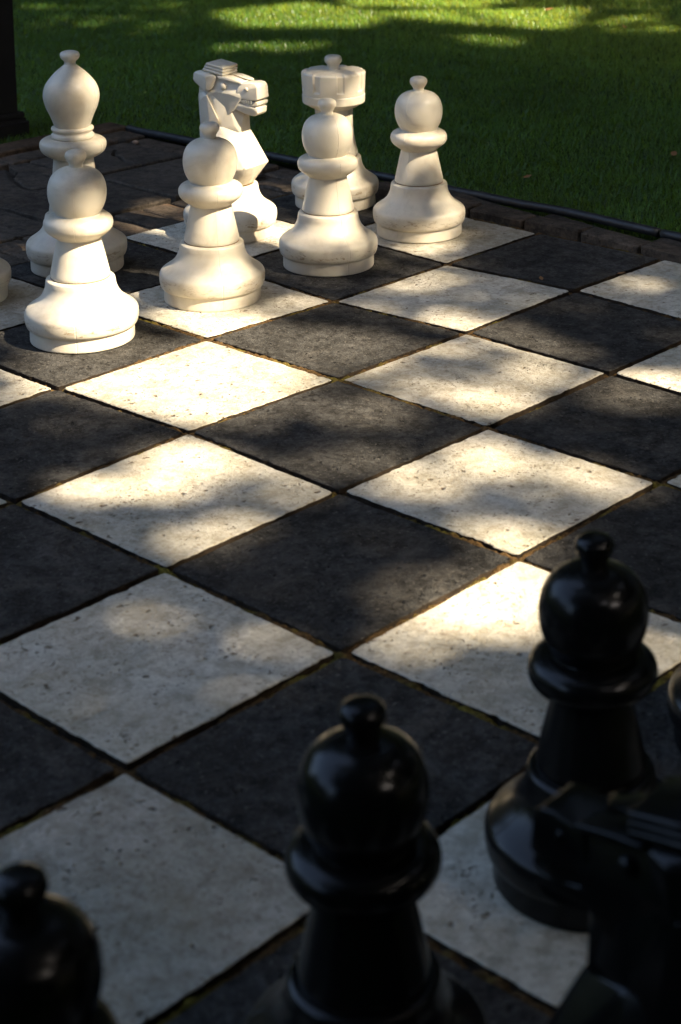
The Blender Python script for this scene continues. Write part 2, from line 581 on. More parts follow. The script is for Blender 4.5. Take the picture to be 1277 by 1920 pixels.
# black lawn edging, lengths of ribbed tube laid end to end
def tube(pts, rads, seg=10, cap=True, jit=0.0, seed=1):
    r = random.Random(seed)
    V, F = [], []
    P = [Vector(p) for p in pts]
    for i, p in enumerate(P):
        d = (P[min(i + 1, len(P) - 1)] - P[max(i - 1, 0)]).normalized()
        up = Vector((0, 0, 1)) if abs(d.z) < 0.9 else Vector((1, 0, 0))
        a = d.cross(up).normalized(); b = a.cross(d).normalized()
        for k in range(seg):
            t = 2 * math.pi * k / seg
            rr = rads[i] * (1 + r.gauss(0, jit))
            V.append(p + a * (math.cos(t) * rr) + b * (math.sin(t) * rr))
    for i in range(len(P) - 1):
        for k in range(seg):
            k2 = (k + 1) % seg
            F.append((i * seg + k, i * seg + k2, (i + 1) * seg + k2, (i + 1) * seg + k))
    if cap:
        F.append(tuple(reversed(range(seg))))
        F.append(tuple(range((len(P) - 1) * seg, len(P) * seg)))
    return V, F
def edging(x0, x1, label, sd_):
    r = random.Random(sd_)
    pts, rads = [], []
    n = int((x1 - x0) / 0.025)
    wy = wz = 0.0
    for k in range(n + 1):
        x = x0 + (x1 - x0) * k / n
        dx = x + .86
        wy = .9 * wy + r.gauss(0, .0007); wz = .9 * wz + r.gauss(0, .0005)
        pts.append((x, 2.138 + .0055 * dx - .0155 * dx * dx + wy + 0.003 * math.sin(x * 5), 0.012 + 0.003 * math.sin(x * 3.1) + wz - 0.004 * min(1, max(0, (-x - 1.6)))))
        rads.append(0.0128 + r.gauss(0, .0002))
    V, F = tube(pts, rads, 16, True, 0.010, sd_)
    me = mesh_np("lawn_edging", V, F, True)
    return tag(obj("lawn_edging", me, M['edging']), label, 'lawn edging', 'black tubes edging the lawn')
edging(-3.02, -2.12, 'black tube edging between lawn and paving, length running to the far corner', 1)
edging(-2.11, -0.925, 'black tube edging beside the lawn, middle length behind the rook and right pawn', 2)
edging(-0.915, 0.4, 'black tube edging beside the lawn, short end at the right picture edge', 3)

# -------------------------------------------------------------- dark post
post = empty("post", (-3.365, 1.676, -0.06))
tag(post, 'dark square timber post on a low plinth at the far corner of the paving', 'post')
def box_mesh(name, hx, hy, z0, z1, bev=0.006):
    bm = bmesh.new()
    bmesh.ops.create_cube(bm, size=1.0)
    for v in bm.verts:
        v.co = Vector((v.co.x * 2 * hx, v.co.y * 2 * hy, z0 if v.co.z < 0 else z1))
    bmesh.ops.bevel(bm, geom=list(bm.edges), offset=bev, segments=2, affect='EDGES')
    return bm_mesh(name, bm)
obj("shaft", box_mesh("shaft", 0.11, 0.11, 0.12, 2.75), M['timber'], post)
obj("plinth", box_mesh("plinth", 0.138, 0.138, 0.0, 0.115, 0.012), M['timber'], post)
obj("collar_board", box_mesh("collar_board", 0.125, 0.125, 0.116, 0.135, 0.004), M['timber'], post)
obj("cap", box_mesh("cap", 0.14, 0.14, 2.752, 2.80, 0.01), M['timber'], post)

# ---------------------------------------------------------- chess pieces
def smooth_profile(pts, sub=5):
    """pts: (r, z, crease?)  Catmull-Rom between creases"""
    segs, cur = [], [pts[0]]
    for p in pts[1:]:
        cur.append(p)
        if len(p) > 2 and p[2]:
            segs.append(cur); cur = [p]
    if len(cur) > 1:
        segs.append(cur)
    out = []
    for s in segs:
        for i in range(len(s) - 1):
            p0 = s[max(i - 1, 0)]; p1 = s[i]; p2 = s[i + 1]; p3 = s[min(i + 2, len(s) - 1)]
            for k in range(sub):
                t = k / sub
                q = []
                for c in (0, 1):
                    a, b, d, e = p0[c], p1[c], p2[c], p3[c]
                    q.append(0.5 * ((2 * b) + (-a + d) * t + (2 * a - 5 * b + 4 * d - e) * t * t + (-a + 3 * b - 3 * d + e) * t ** 3))
                out.append((max(q[0], 0.0), q[1]))
        if s is segs[-1]:
            out.append((s[-1][0], s[-1][1]))
    return out

def lathe(pts, seg=72, sub=5, seam=0.0, cap_bottom=False, cap_top=False, mod=None):
    pr = smooth_profile(pts, sub)
    V, F = [], []
    ang = [2 * math.pi * k / seg for k in range(seg)]
    seam_k = set()
    if seam:                      # fine mould parting line on two opposite sides
        for c in (0.0, math.pi):
            ang += [c + R(.55), c - R(.55), c + R(1.1), c - R(1.1)]
        ang = sorted((a + 2 * math.pi) % (2 * math.pi) for a in ang)
        seam_k = {i for i, a in enumerate(ang) if min(abs(a), abs(a - math.pi), abs(a - 2 * math.pi)) < 1e-4}
        seg = len(ang)
    for r, z in pr:
        for k in range(seg):
            t = ang[k]
            rr = r
            if k in seam_k and r > 0.004:
                rr = r - seam
            zz = z
            if mod:
                rr, zz = mod(rr, zz, t)
            V.append((rr * math.cos(t), rr * math.sin(t), zz))
    for i in range(len(pr) - 1):
        for k in range(seg):
            k2 = (k + 1) % seg
            F.append((i * seg + k, i * seg + k2, (i + 1) * seg + k2, (i + 1) * seg + k))
    if cap_bottom:
        F.append(tuple(reversed(range(seg))))
    if cap_top:
        F.append(tuple(range((len(pr) - 1) * seg, len(pr) * seg)))
    me = mesh_np("lathe", V, F, True)
    try:
        me.set_sharp_from_angle(angle=R(38))
    except Exception:
        pass
    return me

SEAM = 0.0007
def zmap(pts, a, b):
    out = []
    for p in pts:
        z = float(np.interp(p[1], a, b)) if p[1] <= a[-1] else p[1] + b[-1] - a[-1]
        out.append((p[0], z) + tuple(p[2:]))
    return out
BASE = [(.1115, 0, 1), (.1134, .002), (.1137, .010), (.1135, .0305), (.1138, .0316, 1), (.1172, .0328), (.1203, .0362), (.1228, .0450), (.1236, .0560), (.1226, .0660), (.1186, .0725), (.1115, .0780),
        (.1005, .0855), (.0912, .0935), (.0852, .1010), (.0810, .1090), (.0780, .1170), (.0766, .1230), (.0760, .1280, 1), (.0750, .1335), (.0736, .1378), (.0690, .1405, 1), (.0640, .1408)]
NECK_GROOVE = [(.0640, .1406, 1), (.0622, .1408), (.0615, .1416), (.0622, .1424), (.0636, .1427)]
me_base = lathe(BASE, 96, 4, SEAM, True)
me_groove = lathe(NECK_GROOVE, 72, 2)
STEM_P = [(.0636, .1426, 1), (.0644, .146), (.0638, .152), (.0598, .170), (.0556, .190), (.0508, .211), (.0470, .2275, 1)]
COLLAR_P = [(.0470, .2275, 1), (.0500, .2300), (.0590, .2365), (.0690, .2445), (.0738, .2520), (.0751, .2600), (.0738, .2672), (.0690, .2738), (.0600, .2782), (.0520, .2795, 1), (.0484, .2797)]
HEAD_P = [(.0484, .2795, 1), (.0478, .2818), (.0500, .2850), (.0560, .2955), (.0612, .3100), (.0634, .3285), (.0615, .3450), (.0555, .3602), (.0450, .3715), (.0320, .3782), (.0200, .3812), (.0140, .3818)]
KNOB_P = [(.0150, .3800, 1), (.0142, .3835), (.0146, .3878), (.0172, .3928), (.0208, .3978), (.0230, .4038), (.0222, .4098), (.0186, .4146), (.0120, .4174), (.0055, .4184), (.0004, .4186)]
ZA, ZB = [0, .0628, .1427, .2285, .26, .3285, .3802, .4186], [0, .0625, .1427, .2298, .262, .3324, .3859, .4258]
STEM_P, COLLAR_P, HEAD_P, KNOB_P = [zmap(q, ZA, ZB) for q in (STEM_P, COLLAR_P, HEAD_P, KNOB_P)]
meP = dict(base=me_base, groove=me_groove, stem=lathe(STEM_P, 72, 4, SEAM), collar=lathe(COLLAR_P, 72, 4, SEAM), head=lathe(HEAD_P, 72, 5, SEAM), knob=lathe(KNOB_P, 48, 4, SEAM))

BODY_B = [(.0636, .1426, 1), (.0644, .146), (.0638, .152), (.0600, .180), (.0555, .215), (.0515, .250), (.0492, .275), (.0490, .2815, 1)]
COLLAR_B = [(.0490, .2815, 1), (.0530, .2838), (.0650, .2890), (.0760, .2980), (.0806, .3080), (.0812, .3160), (.0790, .3230), (.0720, .3282), (.0620, .3305), (.0530, .3310, 1), (.0500, .3312)]
RING_B = [(.0500, .3310, 1), (.0524, .3325), (.0528, .3360), (.0518, .3395), (.0490, .3420), (.0474, .3450), (.0482, .3480), (.0506, .3505), (.0516, .3540), (.0500, .3575), (.0440, .3590, 1), (.0420, .3592)]
HEAD_B = [(.0432, .3590, 1), (.0440, .3615), (.0480, .3730), (.0550, .3900), (.0630, .4080), (.0680, .4290), (.0668, .4460), (.0605, .4620), (.0500, .4760), (.0370, .4895), (.0250, .4995), (.0165, .5060), (.0140, .5085)]
KNOB_B = [(.0141, .5083, 1), (.0136, .5120), (.0150, .5165), (.0205, .5215), (.0237, .5275), (.0236, .5325), (.0205, .5370), (.0130, .5400), (.0060, .5410), (.0004, .5412)]
ZA, ZB = [0, .1427, .3123, .36, .4286, .503, .5412], [0, .1427, .3128, .3617, .4323, .5096, .5494]
BODY_B, COLLAR_B, RING_B, HEAD_B, KNOB_B = [zmap(q, ZA, ZB) for q in (BODY_B, COLLAR_B, RING_B, HEAD_B, KNOB_B)]
meB = dict(base=me_base, groove=me_groove, stem=lathe(BODY_B, 72, 4, SEAM), collar=lathe(COLLAR_B, 72, 4, SEAM), neck_rings=lathe(RING_B, 72, 3), head=lathe(HEAD_B, 72, 5, SEAM), knob=lathe(KNOB_B, 48, 4, SEAM))

def notch(r, z, t):
    if z > 0.3310 and r > 0.055:
        a = (t + R(10)) % (2 * math.pi / 8) - math.pi / 8
        w = abs(a) * 0.089
        k = 1.0 - min(max((w - 0.0085) / 0.003, 0.0), 1.0)
        kz = min(max((z - 0.3310) / 0.004, 0.0), 1.0)
        r = r - 0.0046 * k * kz * (1.0 if r > 0.08 else 0.0)
        if z > 0.379 and r > 0.075:
            z = z - 0.0030 * k
    return r, z
BODY_R = [(.0636, .1426, 1), (.0655, .146), (.0650, .152), (.0615, .168), (.0570, .190), (.0538, .212), (.0525, .235), (.0530, .258), (.0550, .273, 1)]
UNDER_R = [(.0550, .273, 1), (.0600, .2750), (.0680, .2775), (.0725, .2805), (.0740, .2835, 1), (.0790, .2850), (.0850, .2872), (.0876, .2900, 1), (.0880, .2990), (.0882, .3095), (.0872, .3115, 1), (.0860, .3120)]
CROWN_R = [(.0860, .3118, 1), (.0868, .3128), (.0872, .3180), (.0876, .3225), (.0880, .3265), (.0888, .3450), (.0896, .3600), (.0900, .3680, 1), (.0880, .3722), (.0840, .3740, 1), (.0600, .3752), (.0350, .3765), (.0152, .3775)]
KNOB_R = [(.0154, .3773, 1), (.0150, .3810), (.0158, .3860), (.0185, .3915), (.0228, .3965), (.0243, .4020), (.0236, .4080), (.0200, .4128), (.0125, .4152), (.0060, .4160), (.0004, .4162)]
ZA, ZB = [0, .1427, .2153, .2893, .3157, .3725, .4162], [0, .1427, .2197, .2965, .3241, .3835, .4293]
BODY_R, UNDER_R, CROWN_R, KNOB_R = [zmap(q, ZA, ZB) for q in (BODY_R, UNDER_R, CROWN_R, KNOB_R)]
meR = dict(base=me_base, groove=me_groove, stem=lathe(BODY_R, 72, 4, SEAM), crown_ring=lathe(UNDER_R, 96, 3), crown=lathe(CROWN_R, 288, 3, 0, False, False, notch), knob=lathe(KNOB_R, 48, 4, SEAM))

STEM_Q = [(.0636, .1426, 1), (.0648, .146), (.0640, .155), (.0590, .200), (.0535, .260), (.0495, .320), (.0480, .350, 1)]
COLLAR_Q = [(.0480, .350, 1), (.0540, .3530), (.0680, .3600), (.0800, .3700), (.0830, .3800), (.0790, .3880), (.0680, .3930), (.0540, .3940, 1), (.0500, .3942)]
def scallop(r, z, t):
    if z > 0.47 and r > 0.045:
        k = min((z - 0.47) / 0.03, 1.0)
        r = r + 0.0040 * k * math.cos(8 * t)
        z = z + 0.0050 * k * math.cos(8 * t)
    return r, z
HEAD_Q = [(.0500, .3940, 1), (.0480, .3970), (.0470, .4100), (.0500, .4350), (.0580, .4620), (.0700, .4900), (.0790, .5080), (.0780, .5130, 1), (.0650, .5080), (.0560, .5070, 1), (.0520, .5180), (.0400, .5300), (.0240, .5370), (.0140, .5385)]
KNOB_Q = [(.0142, .5383, 1), (.0136, .5420), (.0160, .5470), (.0220, .5530), (.0240, .5590), (.0225, .5650), (.0150, .5705), (.0060, .5722), (.0004, .5724)]
meQ = dict(base=me_base, groove=me_groove, stem=lathe(STEM_Q, 72, 4, SEAM), collar=lathe(COLLAR_Q, 72, 4), head=lathe(HEAD_Q, 96, 4, 0, False, False, scallop), knob=lathe(KNOB_Q, 48, 4))

def piece(name, parts, loc, rz, white, label, cat, group):
    t = empty(name, (loc[0], loc[1], 0.001), rz)
    t.rotation_euler = (R(rnd.uniform(-.35, .35)), R(rnd.uniform(-.35, .35)), rz)
    tag(t, label, cat, group)
    mat = M['white_piece'] if white else M['black_piece']
    for pn, me in parts.items():
        if pn == 'groove':
            o = bpy.data.objects.new('joint_groove', me)
            m2 = M['rust'] if white else M['black_groove']
        else:
            o = bpy.data.objects.new(pn, me)
            m2 = mat
        if len(me.materials) == 0:
            me.materials.append(m2)
        COL.objects.link(o)
        o.parent = t
        o.material_slots[0].link = 'OBJECT'
        o.material_slots[0].material = m2
        if pn in ('knob',):
            pass
    return t

# knight: faceted carved head on the common base; X forward, Y left, Z up
def hull(points, bev=0.0022, mirror=True, seg=2):
    bm = bmesh.new()
    P = []
    for p in points:
        P.append(p)
        if mirror and abs(p[1]) > 1e-4:
            P.append((p[0], -p[1], p[2]))
    for p in P:
        bm.verts.new(p)
    res = bmesh.ops.convex_hull(bm, input=list(bm.verts))
    junk = [e for e in res['geom_interior'] + res['geom_unused'] if isinstance(e, bmesh.types.BMVert)]
    bmesh.ops.delete(bm, geom=list(set(junk)), context='VERTS')
    bmesh.ops.dissolve_limit(bm, angle_limit=R(4), verts=list(bm.verts), edges=list(bm.edges))
    if bev:
        bmesh.ops.bevel(bm, geom=list(bm.edges), offset=bev, segments=seg, affect='EDGES', profile=0.5, clamp_overlap=True)
    bmesh.ops.recalc_face_normals(bm, faces=list(bm.faces))
    return bm
def join_bm(*bms):
    out = bmesh.new()
    for b in bms:
        me = bpy.data.meshes.new("tmp")
        b.to_mesh(me); b.free()
        out.from_mesh(me)
        bpy.data.meshes.remove(me)
    return out
def kmesh(name, bm, ang=30):
    me = bm_mesh(name, bm, True)
    try:
        me.set_sharp_from_angle(angle=R(ang))
    except Exception:
        pass
    return me
def ball(c, r, sx=1, sy=1, sz=1, u=20, v=12):
    bm = bmesh.new()
    bmesh.ops.create_uvsphere(bm, u_segments=u, v_segments=v, radius=r)
    for q in bm.verts:
        q.co = Vector((q.co.x * sx + c[0], q.co.y * sy + c[1], q.co.z * sz + c[2]))
    return bm
def ringpts(r, z, n=14, x0=0.0):
    return [(x0 + r * math.cos(2 * math.pi * k / n), r * math.sin(2 * math.pi * k / n), z) for k in range(n)]

def knight_meshes():
    K = {}
    K['base'] = me_base
    K['groove'] = me_groove
    # chest: flared wedge standing on the base
    K['chest'] = kmesh("chest", hull(ringpts(.0632, .1428, 20) + [(.1000, .034, .2010), (.0880, .056, .1975), (.0620, .064, .1940), (.0080, .0700, .1960), (-.0500, .0560, .2010), (-.0760, .018, .2060),
        (.0590, .0200, .2860), (.0540, .0300, .2740), (.0050, .0410, .3000), (-.0760, .0240, .2900)], .0030, True, 3))
    # neck column behind the jaw
    K['neck'] = kmesh("neck", hull([(.0580, .012, .3130), (.0400, .0300, .3050), (.0540, .024, .2840), (.0600, .012, .3330), (.0050, .0385, .2940), (-.0400, .0380, .2840), (-.0800, .014, .2740),
        (-.0840, .014, .3560), (-.0800, .018, .3880), (-.0260, .0360, .3860), (.0200, .0330, .3760)], .0025, True))
    # head block: cheeks below, narrowing to the eye sockets above
    K['head'] = kmesh("head", hull([(-.0265, .0362, .3870), (-.0384, .0362, .3800), (.0004, .0345, .3150), (.0300, .0335, .3365), (.0430, .0320, .3480), (.0640, .0315, .3790), (.0600, .0310, .3900), (.0279, .0352, .3880), (-.0060, .0362, .3900),
        (-.0820, .014, .3920), (.0200, .0240, .4270), (-.0500, .0260, .4340), (.0560, .0230, .4200)], .0058, True, 4))
    # muzzle, a square block with a flat nose
    K['muzzle'] = kmesh("muzzle", hull([(.0560, .0270, .4180), (.0540, .0310, .4020), (.0900, .0250, .4215), (.1030, .0240, .4200), (.1100, .0250, .4120), (.1125, .0262, .3800), (.1085, .0272, .3765), (.0480, .0322, .3770), (.0440, .0322, .3840)], .0080, True, 4))
    # upper teeth band and lower lip
    K['upper_lip'] = kmesh("upper_lip", hull([(.0500, .0290, .3735), (.0450, .0295, .3780), (.1095, .0242, .3725), (.1100, .0242, .3640), (.1040, .0245, .3595), (.0800, .0275, .3595)], .0030))
    K['teeth'] = kmesh("teeth", join_bm(*([hull([(.0520 + q * .0072, .0308 - q * .0006, .3766), (.0578 + q * .0072, .0308 - q * .0006, .3766), (.0520 + q * .0072, .0308 - q * .0006, .3704 - q * .0008), (.0578 + q * .0072, .0308 - q * .0006, .3698 - q * .0008),
        (.0520 + q * .0072, .0200, .3766), (.0578 + q * .0072, .0200, .3705)], .0012, True) for q in range(6)])))
    K['jaw'] = kmesh("jaw", hull([(.0380, .0312, .3560), (.0460, .0306, .3690), (.0680, .0285, .3570), (.0950, .0262, .3545), (.1085, .0225, .3570), (.1085, .0215, .3410), (.1000, .0200, .3340), (.0800, .0235, .3345), (.0420, .0295, .3480)], .0070, True, 4))
    # stepped forelock, sloping a little forward
    def fl(u, v):          # u 0 back..1 front, v 0 bottom..1 top -> x, z
        xb, xf = -.0560 + .0150 * v, .0085 + .0015 * v
        zb, zf = .4440 + .0225 * v, .4335 + .0245 * v
        return xb + (xf - xb) * u, zb + (zf - zb) * u
    st = []
    for q in range(3):
        v0, v1 = q / 3.0, (q + 1) / 3.0 - .02
        vm = (v0 + v1) / 2
        P_ = []
        for u in (0, 1):
            for v_, w in ((v0, .0332), (vm, .0350), (v1, .0332)):
                a_, c_ = fl(u, v_)
                P_.append((a_ + (.0014 if (v_ == vm and u == 1) else 0), w, c_))
        st.append(hull(P_, .0012))
    K['forelock'] = kmesh("forelock", join_bm(*st))
    for s in (-1, 1):
        e = hull([(p[0], p[1] * s, p[2]) for p in [(-.0878, .029, .4370), (-.0346, .0495, .4335), (-.0066, .0365, .4345), (-.0640, .026, .4455), (-.0908, .029, .4139), (-.0370, .0460, .3880), (-.0217, .0368, .3960), (-.0820, .016, .4060), (-.0200, .02, .4250)]], .0036, False, 3)
        K['ear' if s < 0 else 'ear#2'] = kmesh("ear", e)
        b = hull([(p[0], p[1] * s, p[2]) for p in [(-.0066, .0362, .4340), (.0290, .0350, .4312), (.0640, .0305, .4235), (.0660, .0300, .4160), (.0300, .0360, .4235), (-.0040, .0368, .4262), (.0200, .004, .4335), (.0560, .004, .4245), (-.0200, .01, .4330)]], .0030, False, 3)
        K['brow' if s < 0 else 'brow#2'] = kmesh("brow", b)
        K['eye' if s < 0 else 'eye#2'] = kmesh("eye", ball((.0095, .0315 * s, .4065), .0100, 1.0, .75, 1.0), 80)
        K['nostril' if s < 0 else 'nostril#2'] = kmesh("nostril", ball((.0790, .0285 * s, .4040), .0052, 1.0, .6, 1.1, 14, 8), 80)
        m = hull([(p[0], p[1] * s, p[2]) for p in [(-.0870, .004, .3950), (-.0915, .004, .3650), (-.0905, .004, .3400), (-.0850, .004, .3000), (-.0770, .004, .2640), (-.0390, .0388, .3815), (-.0270, .0408, .3520), (-.0130, .0424, .3340), (.0030, .0436, .3160), (-.0280, .0445, .2740), (-.0600, .034, .25), (-.0660, .0340, .3640)]], .0045, False, 3)
        K['mane' if s < 0 else 'mane#2'] = kmesh("mane", m)
    return K
meK = knight_meshes()

def knight(loc, rz, white, label, group):
    t = empty("knight", (loc[0], loc[1], 0.001), rz)
    tag(t, label, 'chess piece', group)
    mat = M['white_piece'] if white else M['black_piece']
    made = {}
    for pn, me in meK.items():
        nm = pn.split('#')[0]
        m2 = mat
        if nm == 'groove':
            nm = 'joint_groove'; m2 = M['rust'] if white else M['black_groove']
        o = bpy.data.objects.new(nm, me)
        if len(me.materials) == 0:
            me.materials.append(m2)
        COL.objects.link(o)
        o.material_slots[0].link = 'OBJECT'
        o.material_slots[0].material = m2
        o.parent = made['head'] if nm in ('eye', 'brow', 'ear', 'forelock') and 'head' in made else (made['muzzle'] if nm in ('nostril', 'teeth', 'upper_lip') and 'muzzle' in made else t)
        made[nm] = o
    return t

GW, GB = 'white chess pieces set up on the far rows', 'black chess pieces in the shaded foreground'
CP = 'chess piece'
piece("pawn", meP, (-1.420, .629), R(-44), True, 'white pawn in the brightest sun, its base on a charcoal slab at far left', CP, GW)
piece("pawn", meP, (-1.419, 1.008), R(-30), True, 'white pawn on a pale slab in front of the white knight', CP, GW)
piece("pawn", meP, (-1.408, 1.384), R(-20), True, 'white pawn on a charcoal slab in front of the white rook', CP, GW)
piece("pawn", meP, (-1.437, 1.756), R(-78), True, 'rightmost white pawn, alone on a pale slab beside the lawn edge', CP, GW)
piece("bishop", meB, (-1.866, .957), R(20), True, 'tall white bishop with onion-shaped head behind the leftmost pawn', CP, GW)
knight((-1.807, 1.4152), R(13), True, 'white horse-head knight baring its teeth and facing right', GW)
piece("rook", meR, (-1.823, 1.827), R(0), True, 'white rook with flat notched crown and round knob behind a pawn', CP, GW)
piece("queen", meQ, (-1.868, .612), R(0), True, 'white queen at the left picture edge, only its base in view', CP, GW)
piece("pawn", meP, (.641, -.620), R(30), False, 'blurred black pawn at the bottom centre of the picture', CP, GB)
piece("pawn", meP, (.591, -.188), R(60), False, 'black pawn at right standing in front of the sunlit slab', CP, GB)
piece("pawn", meP, (.613, -.986), R(10), False, 'blurred black pawn in the bottom left corner', CP, GB)
piece("pawn", meP, (.592, .188), R(0), False, 'black pawn cut by the right picture edge, only its rounded base in view', CP, GB)
knight((.972, -.610), R(183), False, 'out-of-focus black knight at bottom right with its muzzle pointing left', GB)

# ------------------------------------------------------------------ grass
def in_paving(x, y):
    return (x > -3.148) & (y < 2.143 + .0055 * (x + .86) - .0155 * (x + .86) ** 2)
def build_grass():
    g = np.random.default_rng(11)
    V, F = [], []
    zones = [  # x0,x1,y0,y1,density,height
        (-4.9, 0.6, 2.0, 3.6, 17000, .024),
        (-4.9, -3.14, 0.2, 2.0, 15000, .024),
        (-6.4, 0.0, 3.6, 5.2, 11000, .027),
        (-8.4, -4.9, 1.6, 3.6, 6500, .027),
        (-9.0, -6.4, 3.6, 5.2, 6000, .028),
        (-9.0, -1.0, 5.2, 8.0, 6000, .029)]
    vs, fs, base = [], [], 0
    for x0, x1, y0, y1, den, hh in zones:
        n = int((x1 - x0) * (y1 - y0) * den)
        x = g.uniform(x0, x1, n); y = g.uniform(y0, y1, n)
        # keep to the wedge the place shows, with a margin
        fx, fy = x - 1.7334, y + 1.7434
        fwd = -0.6999 * fx + 0.7143 * fy
        side = 0.7143 * fx + 0.6999 * fy
        keep = (np.abs(side) < 0.34 * fwd + 0.5) & ~in_paving(x, y)
        x, y = x[keep], y[keep]; n = len(x)
        patch = 0.5 + 0.5 * np.sin(x * 3.1 + np.sin(y * 2.3) * 2) * np.sin(y * 4.1 + np.sin(x * 1.7) * 2)
        tuft = g.random(n)
        h = hh * (0.55 + 0.55 * g.random(n) + 0.45 * patch * tuft)
        a = g.uniform(0, 2 * np.pi, n)
        lean = h * g.uniform(0.3, 1.5, n)
        w = g.uniform(.0008, .0017, n)
        ca, sa = np.cos(a), np.sin(a)
        b = g.uniform(0, 2 * np.pi, n)
        z0 = np.full(n, -0.012)
        p = np.zeros((n, 5, 3))
        p[:, 0] = np.stack([x - w * sa, y + w * ca, z0], 1)
        p[:, 1] = np.stack([x + w * sa, y - w * ca, z0], 1)
        mx, my, mz = x + ca * lean * .35, y + sa * lean * .35, z0 + h * .62
        p[:, 2] = np.stack([mx + w * sa * .9, my - w * ca * .9, mz], 1)
        p[:, 3] = np.stack([mx - w * sa * .9, my + w * ca * .9, mz], 1)
        p[:, 4] = np.stack([x + ca * lean, y + sa * lean, z0 + h * (1.0 - 0.25 * g.random(n))], 1)
        vs.append(p.reshape(-1, 3))
        k = base + np.arange(n)[:, None] * 5
        fs.append((k, n)); base += n * 5
    V = np.concatenate(vs)
    me = bpy.data.meshes.new("grass")
    N = len(V) // 5
    me.vertices.add(len(V)); me.vertices.foreach_set('co', V.astype(np.float32).ravel())
    idx = np.arange(N)[:, None] * 5
    loops = np.concatenate([idx + np.array([0, 1, 2, 3]), idx + np.array([3, 2, 4])], 1).ravel()
    starts = (np.arange(N)[:, None] * 7 + np.array([0, 4])).ravel()
    me.loops.add(len(loops)); me.loops.foreach_set('vertex_index', loops.astype(np.int32))
    me.polygons.add(2 * N); me.polygons.foreach_set('loop_start', starts.astype(np.int32))
    me.update(calc_edges=True)
    me.validate()
    print("grass blades", N)
    return me
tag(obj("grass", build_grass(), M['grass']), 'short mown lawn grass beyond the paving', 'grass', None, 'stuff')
# turf bed the blades stand in, just above the soil
turf = mesh_np("turf", [(-14, -8, -.014), (-3.146, -8, -.014), (-3.146, 2.075, -.014), (-2.2, 2.10, -.014), (-.9, 2.135, -.014), (1.9, 2.10, -.014), (14, 2.1, -.014), (14, 16, -.014), (-14, 16, -.014)], [(0, 1, 2, 3, 4, 5, 6, 7, 8)])
tag(obj("turf", turf, M['lawn']), 'dense turf of the lawn behind the chessboard', None, None, 'structure')

# fallen leaves on the lawn and one on the board
def dry_leaf(loc, rz, s, label, mat=None, tilt=0.3):
    prof = [(-.5, 0), (-.3, .16), (0, .26), (.25, .18), (.5, 0)]
    V, F = [], []
    for px, w in prof:
        V += [(px * s, w * s, .10 * s * abs(px) + .12 * w * s), (px * s, 0, .16 * s * px * px), (px * s, -w * s, .10 * s * abs(px) + .16 * w * s)]
    for k in range(len(prof) - 1):
        a = k * 3
        F += [(a, a + 3, a + 4, a + 1), (a + 1, a + 4, a + 5, a + 2)]
    o = obj("fallen_leaf", mesh_np("fallen_leaf", V, F, True), mat or M['dry_leaf'], None, loc)
    o.rotation_euler = (tilt, -0.2, rz)
    return tag(o, label, 'leaf', 'fallen leaves')
dry_leaf((-3.56, 5.025, .025), 0.4, .045, 'small orange fallen leaf at the top right of the sunlit lawn')
dry_leaf((-1.403, 2.91, .020), 1.9, .04, 'tan fallen leaf on the dark lawn at the right picture edge')
dry_leaf((-1.567, 2.38, .018), 0.9, .03, 'small brown fallen leaf on the lawn just behind the black edging')
dry_leaf((-2.977, 4.829, .025), 2.6, .04, 'pale fallen leaf at the upper right beside a sunny patch of lawn')
dry_leaf((-.80, 1.798, .004), 0.6, .022, 'tiny orange leaf scrap in the joint of a charcoal slab at right', None, 0.1)
dry_leaf((-.922, 1.632, .004), 2.4, .022, 'tiny brown leaf scrap on the front edge of a charcoal slab', None, 0.1)
bm = ball((0, 0, .006), .011, 1.2, .9, .6, 12, 8)
pb = obj("pebble", bm_mesh("pebble", bm, True), M['pebble'], None, (-2.848, 1.943, 0.0))
tag(pb, 'single pale pebble lying on the dark paving near the far corner', 'pebble')

